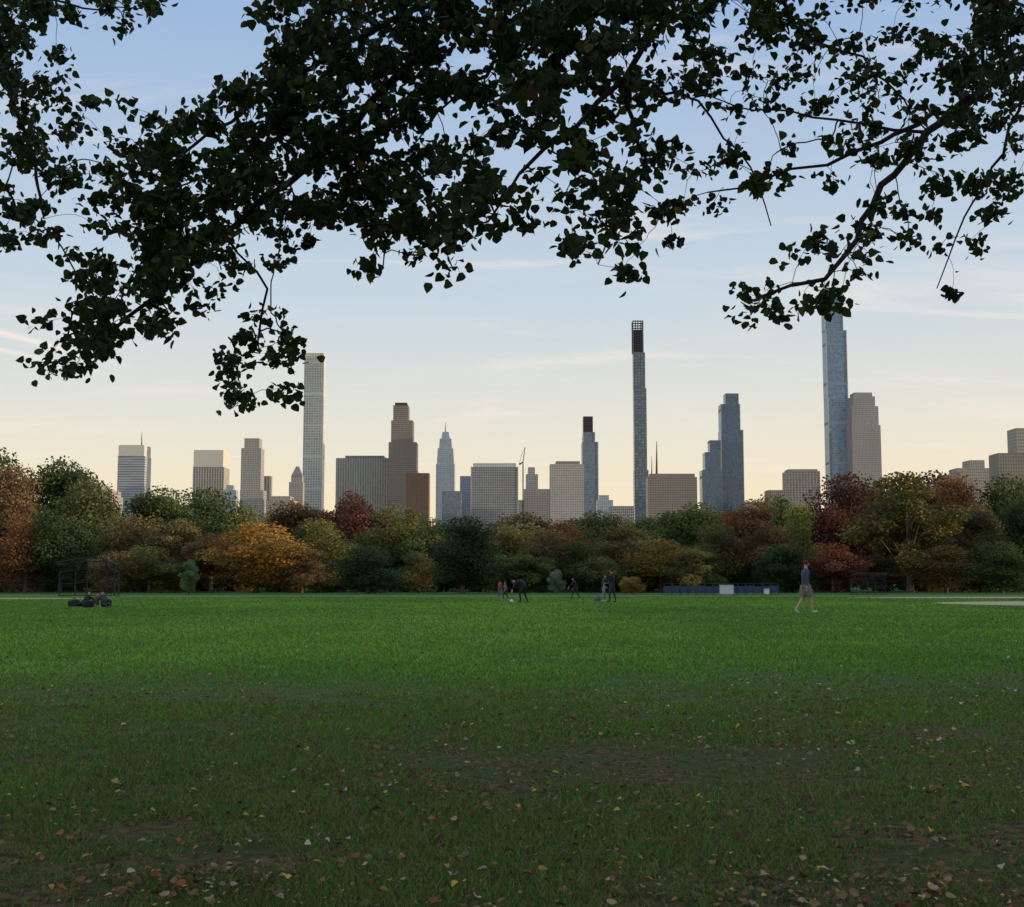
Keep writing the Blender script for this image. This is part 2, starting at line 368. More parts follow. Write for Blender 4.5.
me=leaves('upper_shade_crown',C,rng.uniform(.14,.26,n),lc[rng.choice(3,n)]*rng.uniform(.7,1.2,(n,1)),down=.4)
o=obj('upper_shade_crown',me,lm,root,inv)
print('overhead nodes',len(nodes),'leaves',len(leafC))
# ---------------- park trees
crown_mat=leafmat('park_foliage',True,.30,.75)
def crown_mesh(seed,shape,mul=1.0):
    R=np.random.default_rng(seed)
    nl,rx,zc,rz,lr=shape; C=[];colr=[];
    for i in range(nl):
        while True:
            p=R.uniform(-1,1,3)
            if .15<np.linalg.norm(p)<1: break
        p=p/np.linalg.norm(p)*R.uniform(.40,1.08); taper=1-.42*max(p[2],0)-.12*max(-p[2],0)
        c0=np.array([p[0]*rx*taper,p[1]*rx*taper,zc+p[2]*rz]); r=R.uniform(.4,1.3)*lr
        m=int(560*mul*(r/lr)**1.6); d=R.normal(size=(m,3)); d/=np.linalg.norm(d,axis=1)[:,None]
        rr=r*(1-R.normal(0,.28,m)*(R.random(m)<.95)); rr=np.minimum(rr,r*1.35); pp=c0+d*rr[:,None]*np.array([1.1,1.1,.9])
        C.append(pp); tone=R.uniform(.58,1.42); hue=R.uniform(-.16,.16)
        t=tone*R.uniform(.8,1.2,m); colr.append(np.stack([t*(1+hue),t,t*(1-hue)],1))
    C=np.concatenate(C); col=np.concatenate(colr); ok=C[:,2]>.3; C=C[ok]; col=col[ok]; m=len(C)
    nrm=R.normal(size=(m,3)); nrm/=np.linalg.norm(nrm,axis=1)[:,None]; t=np.cross(nrm,R.normal(size=(m,3))); t/=np.linalg.norm(t,axis=1)[:,None]; s=np.cross(nrm,t)
    z=R.uniform(.08,.19,m)[:,None]; V=np.stack([C-t*z*1.3,C+s*z,C+t*z*1.3,C-s*z],1)
    me=mesh_np('crown',V.reshape(-1,3),np.arange(4*m),4); pcol(me,np.repeat(np.clip(col,0,3),4,axis=0)); me.materials.append(crown_mat); return me
def trunk_mesh(seed,rx,zc):
    R=random.Random(seed); bm=bmesh.new()
    top=Vector((R.uniform(-.4,.4),R.uniform(-.4,.4),13.5)); ax=[Vector((0,0,-.2)),Vector((0.05,0,.5)),Vector((R.uniform(-.2,.2),0,3.2)),Vector((R.uniform(-.4,.4),R.uniform(-.3,.3),7)),top]
    tube(bm,ax,[.50,.34,.27,.18,.04],8)
    for i in range(11):
        h=R.uniform(2.6,9); a=R.uniform(0,6.28); L=R.uniform(.5,.95)*rx; s=Vector((0,0,h)); e=Vector((math.cos(a)*L,math.sin(a)*L,h+R.uniform(1.5,4.5)))
        m=s.lerp(e,.5)+Vector((0,0,-.4)); tube(bm,[s,m,e],[.15,.1,.03],5)
    bmesh.ops.recalc_face_normals(bm,faces=bm.faces[:]); me=bpy.data.meshes.new('trunk'); bm.to_mesh(me); bm.free(); me.materials.append(pbark); return me
SH=[(38,5.4,8.4,7.0,1.9),(34,4.9,8.2,7.2,2.0),(46,5.6,8.0,7.3,1.6),(32,4.5,8.6,6.9,2.0),(44,5.0,7.9,7.5,1.5),(40,5.8,8.4,6.8,1.7)]
VAR=[(crown_mesh(50+i,s),trunk_mesh(90+i,s[1],s[2])) for i,s in enumerate(SH)]
bareC=crown_mesh(77,(40,5.4,9.2,6.2,1.35))
def tree(X,Y,h,wd,col,var,label,rot=None,name='tree',group=None,airy=False):
    e=link(bpy.data.objects.new(name,None)); e.location=(X,Y,0); e.rotation_euler=(0,0,random.uniform(0,6.28) if rot is None else rot)
    sx=wd/12.5; e.scale=(sx,sx*random.uniform(.8,1.15),h/16.4)
    c=bpy.data.objects.new('crown',bareC if airy else VAR[var][0]); link(c); c.parent=e; c.color=(*col,1)
    t=bpy.data.objects.new('trunk',VAR[var][1]); link(t); t.parent=e
    info(e,label,'tree' if name!='shrub' else 'shrub',group)
    return e
DG=(.055,.092,.030);MG=(.10,.135,.040);OL=(.150,.150,.047);YG=(.215,.195,.05);GO=(.34,.225,.045);RU=(.215,.108,.045);RD=(.155,.065,.040);MA=(.115,.047,.034);BR=(.175,.125,.055);LG=(.18,.23,.09)
nm={DG:'dark green',MG:'green',OL:'olive green',YG:'yellow-green',GO:'golden yellow',RU:'rust-coloured',RD:'red-brown',MA:'dark maroon',BR:'brownish',LG:'light green'}
T=[(-5,448,95,215,MG),(16,474,80,172,BR),(66,464,95,205,MG),(85,486,80,190,OL),(112,502,60,200,MG),(62,510,64,168,DG),(28,520,60,166,RU),
(128,520,66,182,BR),(160,492,85,215,MG),(205,494,90,225,MG),(176,520,80,178,OL),(212,530,62,172,BR),(258,524,92,166,GO),(235,508,70,230,OL),(300,506,80,215,RU),(320,524,66,176,YG),
(345,492,70,210,RD),(374,497,72,200,RD),(398,506,76,184,OL),(368,550,62,150,DG),(422,530,50,195,MG),(463,522,74,152,DG),(508,526,60,188,OL),(530,508,80,220,BR),(562,522,60,200,RU),(542,534,66,178,BR),
(590,516,70,225,OL),(576,545,44,176,MG),(628,538,66,175,OL),(610,512,60,240,BR),(660,540,70,172,YG),(648,520,60,230,MG),(690,508,80,205,MG),(714,528,56,176,OL),(742,500,75,215,RU),(762,524,66,174,BR),(775,496,60,240,MG),
(800,508,46,176,YG),(782,548,44,166,DG),(845,480,74,188,MA),(880,474,95,215,OL),(925,466,90,222,BR),(906,474,108,170,OL),(960,482,66,195,RU),(978,508,56,178,BR),(1010,482,74,190,MG),(1034,490,66,172,DG),(1050,470,90,210,OL),
(150,548,54,164,OL),(112,555,46,162,BR),(302,550,50,165,BR),(418,556,36,166,OL),(530,556,42,166,DG),(600,556,46,168,MG),(832,545,46,165,RD),(1000,545,56,162,DG),(695,552,44,166,OL),(945,550,50,166,BR),(505,556,40,170,MG),
(-50,470,90,200,OL),(-90,465,90,205,RU),(1100,475,90,200,MG),(1150,470,90,205,BR)]
for i,(px,py,wp,Yd,col) in enumerate(T):
    t=P(px,py-3,Yd); low_=py>544
    tree(t.x,Yd,t.z,wp/F*Yd*(1.4 if low_ else 1.24),tuple(v*random.uniform(.85,1.12) for v in col),i%6,f"{nm[col]} leafy autumn park tree behind the lawn",airy=(px==906))
for i in range(50):
    px=-80+1200*(i+.5)/50+random.uniform(-8,8); Yd=random.uniform(240,310); py=random.uniform(510,530)
    if px>830 or px<120: py-=18
    col=random.choice([DG,MG,OL,BR,MG,RU,MG]); t=P(px,py,Yd)
    tree(t.x,Yd,t.z,t.z*random.uniform(.9,1.2),tuple(v*.9 for v in col),i%6,f"{nm[col]} park tree in the wood beyond",group='trees of the distant wood')
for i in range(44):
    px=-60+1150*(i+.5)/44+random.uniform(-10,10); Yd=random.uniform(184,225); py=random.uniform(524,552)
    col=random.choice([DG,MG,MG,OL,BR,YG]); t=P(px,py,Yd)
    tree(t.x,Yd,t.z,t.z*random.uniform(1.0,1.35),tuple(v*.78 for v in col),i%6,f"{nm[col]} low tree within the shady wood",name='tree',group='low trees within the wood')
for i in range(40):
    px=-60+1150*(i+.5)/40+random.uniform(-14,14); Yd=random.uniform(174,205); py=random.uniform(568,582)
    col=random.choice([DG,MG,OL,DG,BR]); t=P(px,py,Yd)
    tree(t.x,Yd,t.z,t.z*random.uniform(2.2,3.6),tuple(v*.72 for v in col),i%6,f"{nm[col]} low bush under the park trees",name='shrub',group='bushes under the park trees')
for (px,py,wp,Yd,col) in [(190,560,20,140,LG),(556,570,18,145,(.22,.27,.17)),(632,577,22,146,GO),(626,577,14,148,GO)]:
    t=P(px,py,Yd); tree(t.x,Yd,t.z,wp/F*Yd*1.1,col,2,"small pale green shrub at the lawn edge" if col!=GO else "small golden shrub at the lawn edge",name='shrub')
for i in range(18):  # tree belt out of view, added to keep low sun off the lawn
    tree(70+random.uniform(-4,6)+max(0,i-10)*3,-40+i*10+random.uniform(-2,2),random.uniform(18,22),15,random.choice([DG,MG,OL]),i%6,"unseen tall green tree added to shade the lawn",group='unseen trees added to shade the lawn')
for i in range(20):  # taller second row, also unseen, added to block sun through the gaps
    tree(90+random.uniform(-4,6)+max(0,i-12)*3,-55+i*10+random.uniform(-2,2),random.uniform(23,27),16,random.choice([DG,MG,OL]),i%6,"unseen tall green tree added to shade the lawn",group='unseen trees added to shade the lawn')
# ---------------- buildings
stone=facade('stone_windows',(.34,.31,.28),(.09,.10,.12),2.7,3.6,.5,.45)
lime=facade('limestone_windows',(.31,.285,.265),(.10,.105,.125),2.4,3.6,.55,.4)
conc=facade('concrete_grid',(.60,.54,.46),(.17,.20,.23),4.7,4.7,.38,.38,.15,59)
gryv=facade('grey_vertical',(.37,.34,.31),(.11,.11,.115),4.4,3.9,.45,.06)
grid=facade('grey_grid',(.31,.30,.29),(.065,.075,.09),2.8,3.8,.26,.26,.12)
brown=facade('brown_stone',(.24,.195,.165),(.075,.075,.08),2.6,3.6,.45,.45)
redb=facade('red_granite',(.135,.078,.062),(.055,.045,.045),2.8,3.7,.45,.25)
blue=facade('blue_glass',(.16,.19,.23),(.095,.135,.19),3.0,4.2,.14,.2,.08,62)
sky_=facade('sky_glass',(.19,.24,.30),(.105,.165,.25),3.0,4.2,.12,.16,.05,70)
pale=facade('pale_glass',(.32,.35,.38),(.15,.20,.26),3.0,4.0,.3,.3,.12)
whst=facade('banded_dark',(.40,.40,.40),(.10,.13,.16),60,4.4,.0,.42,.15)
bei=facade('beige_masonry',(.32,.28,.245),(.10,.10,.105),2.6,3.6,.5,.5)
terr=facade('terracotta_piers',(.085,.09,.09),(.11,.16,.21),5.2,5.0,.22,.25,.08)
dark=simple('dark_steel',(.05,.05,.055),.5,.2,.1); roofm=simple('roof_plant',(.25,.24,.23),.8,.2,.1); cream=simple('cream_top',(.70,.64,.54),.6,.06,.1); blk=simple('black_top',(.018,.018,.02),.35,.2,.1)
trimm=simple('pale_trim',(.55,.52,.48),.45,.1,.1)
def building(name,label,Yd,secs,mat,depth=None,parts=(),cat='skyscraper',loft=False,trim=False):
    x0,x1,_=secs[0]
    c=P((x0+x1)/2,secs[0][2],Yd); W0=(x1-x0)/F*Yd; D=depth or W0*.85
    bm=bmesh.new(); zb=0; ins=0; tb=bmesh.new() if trim else None
    if loft:
        prev=None
        for i,(a,b,yt) in enumerate(secs):
            pa=P(a,yt,Yd); pb=P(b,yt,Yd); z=0 if i==0 else pa.z; hd=D/2*(b-a)/(x1-x0)
            r_=[bm.verts.new(v) for v in ((pa.x-c.x,D/2-hd,z),(pb.x-c.x,D/2-hd,z),(pb.x-c.x,D/2+hd,z),(pa.x-c.x,D/2+hd,z))]
            if prev:
                for k in range(4): bm.faces.new((prev[k],prev[(k+1)%4],r_[(k+1)%4],r_[k]))
            else: bm.faces.new(r_[::-1])
            prev=r_
        bm.faces.new(prev)
    else:
      for (a,b,yt) in secs:
        pa=P(a,yt,Yd); pb=P(b,yt,Yd); 
        box(bm,pa.x-c.x,pb.x-c.x,ins,D-ins,zb,pa.z)
        if trim:
            for xx in (pa.x-c.x-.4,pb.x-c.x-.8): box(tb,xx,xx+1.2,ins-.7,ins+.9,zb+.3,pa.z+.6)
        zb=pa.z+.05; ins+=1.8
    o=bmesh_obj(name,bm,mat,None,(c.x,Yd,0)); info(o,label,cat)
    if trim: bmesh_obj('sun_edge_trim',tb,trimm,o)  # pale corner strips added to give towers bright, sun-catching edges
    for pt in parts:
        kind=pt[0]; bm=bmesh.new()
        if kind=='spire':
            _,x,yb,yt,wm=pt; a=P(x,yb,Yd); b=P(x,yt,Yd); tube(bm,[Vector((a.x-c.x,D/2,a.z-1)),Vector((b.x-c.x,D/2,b.z))],[wm,wm*.25],6); m=dark
        elif kind=='roof_house':
            _,x0_,x1_,yb,yt,m=pt; a=P(x0_,yb,Yd); b=P(x1_,yt,Yd); box(bm,a.x-c.x,b.x-c.x,ins+1,D-ins-1,a.z+.02,b.z)
        elif kind=='top_band':
            _,x0_,x1_,yb,yt,m=pt; a=P(x0_,yb,Yd); b=P(x1_,yt,Yd); box(bm,a.x-c.x,b.x-c.x,-.6,D+.6,a.z+.02,b.z)
        elif kind=='roof_cap':
            _,x0_,x1_,yb,yt,m,k=pt; a=P(x0_,yb,Yd); b=P(x1_,yb,Yd); t=P((x0_+x1_)/2,yt,Yd)
            cx=(a.x+b.x)/2-c.x; hw=(b.x-a.x)/2; cy=D/2; hd=min(D/2-.5,hw*1.0); q=[]
            for (s,z) in ((1,a.z+.02),(k,t.z)):
                q+= [bm.verts.new((cx+i*hw*s,cy+j*hd*s,z)) for i,j in ((-1,-1),(1,-1),(1,1),(-1,1))]
            bm.faces.new(q[:4]);bm.faces.new(q[4:])
            for i in range(4): bm.faces.new((q[i],q[(i+1)%4],q[4+(i+1)%4],q[4+i]))
        elif kind=='slats':
            _,x0_,x1_,yb,yt,m=pt; a=P(x0_,yb,Yd); b=P(x1_,yt,Yd); ax=a.x-c.x; bx=b.x-c.x; n=14
            for k in range(n):
                z=a.z+(b.z-a.z)*k/(n-1)+.05; box(bm,ax,bx,ins,ins+1.2,z,z+1.9)
            nx=5
            for k in range(nx):
                xx=ax-.1+(bx-ax-1.0)*k/(nx-1); box(bm,xx,xx+1.3,ins-.3,ins+1.6,a.z+.05,b.z+2)
            for xx in (ax-.1,bx-1.5): box(bm,xx,xx+1.6,D-4,D-2,a.z+.05,b.z+2)
            box(bm,ax+2.5,bx-2.5,ins+3,D-6,a.z+.05,a.z+(b.z-a.z)*.75)
            kind='open_crown'
        bmesh_obj(kind,bm,m,o)
    return o
B=building
B('office_building',"low brown brick block behind the trees",1300,[(76,112,490),(80,100,484)],bei,cat='building')
B('skyscraper',"banded office tower with pale top and mast",2300,[(118,145,456)],whst,parts=[('top_band',118.5,144.5,456,445,cream),('spire',138.5,445,430,1.4)])
B('office_building',"low grey block beside a banded tower",2000,[(108,120,497)],stone,cat='building')
B('skyscraper',"cream topped slab tower with dark striped side",2200,[(193,224,467)],facade('cream_slab',(.40,.36,.30),(.08,.09,.10),4.4,4.2,.35,.1),parts=[('top_band',193.5,223.5,467,450,cream)])
B('office_building',"small grey low building behind the trees",1900,[(223,236,490),(226,233,485)],pale,cat='building')
B('skyscraper',"grey stone tower with setback shoulders",2100,[(240,263,490),(241,261,448),(244,259,438)],stone)
B('office_building',"narrow grey building against a taller tower",2150,[(262,271,476)],gryv,cat='building')
B('office_building',"wide beige low apartment block",1800,[(266,294,500),(270,290,496)],bei,cat='building')
B('skyscraper',"slim stone tower with pointed copper roof",2250,[(289,303,482),(291,302,476)],stone,parts=[('roof_cap',291,302,476,466,roofm,.25)])
B('skyscraper',"very tall slender white concrete grid tower",2400,[(304.5,323.5,353)],conc,depth=34)
B('skyscraper',"wide grey-brown slab with vertical stripes",2300,[(336,392,458)],gryv,depth=40,parts=[('roof_house',345,384,458,455.5,roofm)])
B('skyscraper',"brown stepped slab tower with flat dark crown",2250,[(388,417,470),(388.5,416.5,442),(391,412.5,420),(393,408,405)],brown,depth=46,parts=[('roof_house',394.5,406.5,405,402,dark)])
B('skyscraper',"dark reddish brown granite office block",1900,[(406,429,473)],redb)
B('skyscraper',"stepped tapering glass tower with short spire",2700,[(435.5,455,500),(436,454.5,464),(436.8,453.8,463.8),(437.6,453,448),(438.8,451.8,447.8),(439.6,451,438),(441,449.6,437.8),(442.2,448.2,431)],pale,depth=44,parts=[('spire',445,432,421,1.6)],loft=True)
B('office_building',"blue glass block half hidden by trees",1950,[(442,461,491)],blue,cat='building')
B('office_building',"narrow blue grey block behind a wide tower",2050,[(460,472,476)],pale,cat='building')
B('skyscraper',"broad dark glass slab with pale gridded frame",2000,[(471,518,467)],grid,depth=36,parts=[('roof_house',473,516,467,463,trimm)],trim=True)
B('office_building',"small stepped masonry building with roof tanks",2100,[(524,552,489),(526,538,474),(528,535,467)],stone,cat='building')
B('skyscraper',"beige flat topped apartment tower",2000,[(550,584,464)],facade('beige_light',(.40,.36,.32),(.14,.14,.15),2.7,3.7,.45,.45),depth=36,parts=[('roof_house',556,580,464,461,roofm)])
B('skyscraper',"slim dark glass tower with black top",2200,[(582,598,442),(583,595,432)],blue,depth=30,parts=[('roof_house',583.5,593,432,416,blk)],trim=True)
B('office_building',"low blue grey glass block",1900,[(597,613,500),(599,609,495)],pale,cat='building')
B('office_building',"low wide dark office block above treetops",1800,[(610,634,506)],grid,cat='building')
B('skyscraper',"extremely slender glass tower with open crown",2200,[(634.5,648.5,470),(634,646.5,388),(633.5,645.2,352)],terr,depth=24,parts=[('slats',633,643.5,352,321,blk)])
B('skyscraper',"wide brown office slab with flat roof",2000,[(648,697,477)],brown,depth=36,parts=[('roof_house',650,695,477,473.5,brown),('spire',658,474,440,2.0),('spire',653,474,455,1.0)])
B('skyscraper',"grey glass tower shoulder beside taller tower",2250,[(702,722,470),(705,721,452),(710,721,440)],blue,depth=32)
B('skyscraper',"tall blue glass tower with stepped top",2300,[(721,743,430),(721,740,404)],blue,depth=34,parts=[('roof_house',726,739,404,393,blue)],trim=True)
B('office_building',"low brown building above the treetops",1700,[(768,790,490)],brown,cat='building')
B('skyscraper',"two tone brown slab tower",1900,[(787,820,471)],facade('tan_slab',(.27,.235,.205),(.08,.08,.085),4.5,3.7,.4,.3),depth=34,parts=[('roof_house',789,818,471,469,roofm)])
B('skyscraper',"tallest blue glass tower with slim shaft",2250,[(828,852,398),(826,846.5,330),(824.5,842.5,287)],sky_,depth=32,trim=True)
B('skyscraper',"limestone tower with softly notched crown",2200,[(852,880.5,425),(852,878.5,406),(853.5,875.5,396),(855,873,392)],lime,depth=40)
B('office_building',"small brown block above the treetops",1700,[(938,957,479),(942,953,475)],brown,cat='building')
B('skyscraper',"tan stepped apartment tower",1600,[(957,993,468),(970,985,460)],bei,depth=30)
B('office_building',"brown flat topped apartment building",1300,[(998,1030,453)],brown,depth=26,cat='building')
B('office_building',"taller tan apartment tower by brown building",1400,[(1016,1050,428)],bei,depth=26,cat='building')
B('office_building',"distant low grey block in the skyline",2400,[(150,192,505)],grid,cat='building')
B('office_building',"distant low tan block in the skyline",2400,[(495,530,500)],bei,cat='building')
B('office_building',"pale low block in the skyline",2400,[(740,770,502)],pale,cat='building')
bm=bmesh.new(); Yc=2050
a=P(523,520,Yc);b_=P(523,462,Yc);t=P(524.5,447,Yc)
tube(bm,[Vector((a.x,Yc,0)),Vector((b_.x,Yc,b_.z))],[1.3,1.3],4)
cr_=bmesh_obj('tower_crane',bm,dark); info(cr_,"thin construction crane among the skyline towers",'crane')
bm=bmesh.new(); tube(bm,[Vector((b_.x-6,Yc,b_.z-4)),Vector((b_.x,Yc,b_.z)),Vector((t.x+1,Yc,t.z))],[1.6,1.0,.6],4); tube(bm,[Vector((b_.x-6,Yc,b_.z-4)),Vector((b_.x-3,Yc,b_.z+9)),Vector((t.x+1,Yc,t.z))],[.4,.4,.3],4)
bmesh_obj('jib',bm,dark,cr_)
# ---------------- backstops & fence
steel=simple('dark_green_steel',(.015,.017,.015),.6,.2,3); galv=simple('fence_wire',(.06,.06,.06),.6,.2,3)
def backstop(px,Yd,wm,hm,label,k_=1.0,bulge=.14):
    X=P(px,590,Yd).x; e=link(bpy.data.objects.new('baseball_backstop',None)); e.location=(X,Yd,0); info(e,label,'backstop')
    bm=bmesh.new(); pts=[(-wm/2,2.2),(-wm/3,.6),(-wm/6,0),(wm/6,0),(wm/3,.6),(wm/2,2.2)]
    def prof(x,y):
        h=hm*(1-bulge*(abs(x)/(wm/2))**2)
        return [Vector((x,y,0)),Vector((x,y,h*.72)),Vector((x*.98,y-.5*1,h*.92)),Vector((x*.93,y-1.6,h))]
    cols=[prof(x,-y+2.2) for x,y in pts]; n_=len(cols)-1
    for c in cols: tube(bm,c,[.055*k_]*4,6)
    for k in (0,1,2,3):
        for i in range(n_):
            a=cols[i][k]+Vector((0,0,.05 if k==0 else 0)); tube(bm,[a,cols[i+1][k]+Vector((0,0,.05 if k==0 else 0))],[.04*k_,.04*k_],5)
    for i in range(n_): tube(bm,[cols[i][0].lerp(cols[i][1],.5),cols[i+1][0].lerp(cols[i+1][1],.5)],[.025*k_,.025*k_],5)
    bmesh_obj('frame',bm,steel,e)
    bm=bmesh.new()
    for i in range(n_):
        for s in range(1,5):
            q=[cols[i][k].lerp(cols[i+1][k],s/5) for k in range(4)]; tube(bm,q,[.004]*4,3,False)
        for k in range(3):
            for s in range(1,5): tube(bm,[cols[i][k].lerp(cols[i][k+1],s/5),cols[i+1][k].lerp(cols[i+1][k+1],s/5)],[.004,.004],3,False)
    bmesh_obj('wire_netting',bm,galv,e)
backstop(89,118,5.4,3.5,"dark steel baseball backstop with wire netting",1.15)
backstop(868,135,3.6,2.3,"low dark steel baseball backstop by the trees",.55,.05)
bluem=simple('blue_windscreen',(.045,.07,.13),.8,.2,1)
for i in range(14):
    Yd=124; x0=P(664,590,Yd).x; L=.78; X=x0+i*L
    e=link(bpy.data.objects.new('fence_panel',None)); e.location=(X,Yd,0); info(e,"low fence panel with blue windscreen cloth",'fence',group='blue fence panels along the lawn edge')
    bm=bmesh.new(); 
    for xx in (.0,L-.06): tube(bm,[Vector((xx,0,0)),Vector((xx,0,1.15))],[.022,.022],6)
    tube(bm,[Vector((0,0,1.13)),Vector((L-.06,0,1.13))],[.018,.018],6); tube(bm,[Vector((0,0,.12)),Vector((L-.06,0,.12))],[.015,.015],6); bmesh_obj('frame',bm,galv,e)
    bm=bmesh.new(); n=8; lo=.25; hi=.90+.04*math.sin(i*2.1)
    vs=[[bm.verts.new((.0+(L-.02)*k/n,.03+.03*math.sin(k*1.7+i),z)) for k in range(n+1)] for z in (lo,hi)]
    for k in range(n): bm.faces.new((vs[0][k],vs[0][k+1],vs[1][k+1],vs[1][k]))
    bmesh_obj('windscreen_cloth',bm,bluem,e)
whm=simple('white_panel',(.6,.6,.6),.6,.08,2)
for px,wd,hh in ((727,1.25,.95),(767,.45,.6)):
    e=P(px,590,122); bm=bmesh.new(); box(bm,-wd/2,wd/2,0,.5,.12,hh); bmesh.ops.bevel(bm,geom=bm.edges[:],offset=.04,segments=2,affect='EDGES')
    o=bmesh_obj('equipment_box',bm,whm,None,(e.x,122,0)); info(o,"white equipment box in front of the fence",'box')
    bm=bmesh.new(); box(bm,-wd/2+.05,-wd/2+.12,.1,.4,0,.125); box(bm,wd/2-.12,wd/2-.05,.1,.4,0,.125); bmesh_obj('foot',bm,dark,o)
    bm=bmesh.new(); box(bm,-wd/2-.03,wd/2+.03,-.03,.53,hh+.003,hh+.06); bmesh_obj('lid',bm,whm,o)
# ---------------- people
skinm=simple('skin',(.56,.33,.235),.6,.08,8); mats={}
def cm(name,col): 
    if name not in mats: mats[name]=simple(name,col,.85,.2,12)
    return mats[name]
R=math.radians
def person(label,X,Y,heading,H,pose,top,bottom,shoe,hair,shorts=False,bulk=1.0,sleeves=True,longhair=False):
    s=H/1.76
    up=lambda a:Vector((0,math.sin(a),math.cos(a))); dn_=lambda a,x=0:Vector((x,math.sin(a),-math.cos(a))).normalized()
    V=[];E=[];Rr=[];B_=[];roots=[0]
    def add_(p,r,pa,bone):
        V.append(p);Rr.append(r)
        if pa is not None: E.append((pa,len(V)-1)); B_.append((pa,len(V)-1,bone))
        return len(V)-1
    t=R(pose.get('torso',3)); hd=R(pose.get('head',pose.get('torso',3)*.6))
    pv=add_(Vector((0,0,0)),.135*bulk,None,'bottom')
    wa=add_(V[pv]+up(t*.5)*.14,.125*bulk,pv,'top'); ch=add_(V[wa]+up(t)*.18,.145*bulk,wa,'top'); us=add_(V[ch]+up(t)*.15,.115*bulk,ch,'top')
    nk=add_(V[us]+up((t+hd)/2)*.085,.052,us,'top'); hb=add_(V[nk]+up(hd)*.075,.066,nk,'skin'); hm=add_(V[hb]+up(hd)*.075+Vector((0,.012,0)),.088,hb,'skin'); ht=add_(V[hm]+up(hd)*.075,.068,hm,'skin')
    for sd_,k in ((-1,'l'),(1,'r')):
        ths,shs=pose['leg'+k]; 
        hp=add_(V[pv]+Vector((sd_*.095,0,-.06)),.10*bulk,pv,'bottom')
        th=R(ths); sh=R(shs); mk='skin' if shorts else 'bottom'; ml=.25 if shorts else .30
        mid=add_(V[hp]+dn_(th,sd_*.03)*ml,.082*bulk,hp,'bottom'); kn=add_(V[mid]+dn_(th,sd_*.03)*(.43-ml),.058,mid,mk)
        cf=add_(V[kn]+dn_(sh)*.14,.055,kn,mk); an=add_(V[cf]+dn_(sh)*.27,.036,cf,mk)
        fp=R(pose.get('foot'+k,0)); he=add_(V[an]+Vector((0,-.01,-.045)),.036,an,'shoe'); to=add_(V[he]+Vector((0,.11*math.cos(fp),.11*math.sin(fp))),.036,he,'shoe'); add_(V[to]+Vector((0,.07*math.cos(fp),.07*math.sin(fp))),.024,to,'shoe')
        ua,fa=pose['arm'+k]; ab=pose.get('abd',.18)
        sp_=add_(V[us]+Vector((sd_*.15,0,0))+up(t)*-.01,.066*bulk,us,'top'); el=add_(V[sp_]+dn_(R(ua),sd_*ab)*.28,.045*bulk,sp_,'top')
        mkk='top' if sleeves else 'skin'
        wr=add_(V[el]+dn_(R(fa),sd_*ab*.3)*.25,.027,el,mkk); pl=add_(V[wr]+dn_(R(fa))*.07,.034,wr,'skin')
        fd=dn_(R(fa)); fw=Vector((0,math.cos(R(fa)),math.sin(R(fa))))
        for q,(off,L) in enumerate(((-.026,.065),(-.009,.075),(.009,.07),(.026,.055))):
            a=len(V); V.append(V[pl]+fd*.015+fw*off); Rr.append(.009); roots.append(a)
            b1=add_(V[a]+fd*L*.6,.009,a,'skin'); add_(V[b1]+(fd*.8-Vector((sd_*.5,0,0))).normalized()*L*.5,.0075,b1,'skin')
        a=len(V); V.append(V[wr]+fd*.03+fw*.015); Rr.append(.010); roots.append(a); add_(V[a]+(fd*.6+fw*.8).normalized()*.06,.009,a,'skin')
    mz=min(v.z-r for v,r in zip(V,Rr))+.006
    bm=bmesh.new(); lay=bm.verts.layers.skin.verify(); bv=[]
    for i,(p,r) in enumerate(zip(V,Rr)):
        v=bm.verts.new(p-Vector((0,0,mz))); v[lay].radius=(r,r); v[lay].use_root=(i in roots); bv.append(v)
    for a,b in E: bm.edges.new((bv[a],bv[b]))
    me=bpy.data.meshes.new('tmp'); bm.to_mesh(me); bm.free(); tmp=link(bpy.data.objects.new('tmp',me))
    tmp.modifiers.new('s','SKIN'); ss=tmp.modifiers.new('u','SUBSURF'); ss.levels=1; ss.render_levels=1
    dg=bpy.context.evaluated_depsgraph_get(); dg.update(); m2=bpy.data.meshes.new_from_object(tmp.evaluated_get(dg))
    bpy.data.objects.remove(tmp)
    m2.materials.clear(); slots={'top':0,'bottom':1,'skin':2,'shoe':3,'dark':4}
    Z=Vector((0,0,mz)); segs=[(V[a]-Z,V[b]-Z,bn,Rr[b]) for a,b,bn in B_]
    for p in m2.polygons:
        c=p.center; best=1e9;bn_='top'
        for a,b,bn,r in segs:
            ab=b-a; tt=max(0,min(1,(c-a).dot(ab)/max(ab.length_squared,1e-9))); d=(c-(a+ab*tt)).length-r*.9
            if d<best: best=d;bn_=bn
        p.material_index=slots[bn_]; p.use_smooth=True
    bm=bmesh.new(); bm.from_mesh(m2); hc=V[hm]-Z; f_=Vector((0,math.cos(hd),-math.sin(hd))); u_=up(hd)
    def blob(c,r,sc_,mi):
        ret=bmesh.ops.create_icosphere(bm,subdivisions=1,radius=r,matrix=Matrix.Translation(c)@Matrix.Rotation(-hd,4,'X')@Matrix.Diagonal((*sc_,1)))
        for v in ret['verts']:
            for fc in v.link_faces: fc.material_index=mi; fc.smooth=True
    blob(hc+f_*.088-u_*.02,.02,(.7,1.1,1.3),2)
    for q in (-1,1):
        blob(hc+f_*.078+Vector((q*.032,0,0))+u_*.012,.011,(1.2,.6,.8),4); blob(hc+Vector((q*.085,0,0))-u_*.01,.025,(.4,.8,1.2),2)
    blob(hc+f_*.078-u_*.055,.017,(1.3,.4,.35),4)
    bm.to_mesh(m2); bm.free(); m2.name='person'
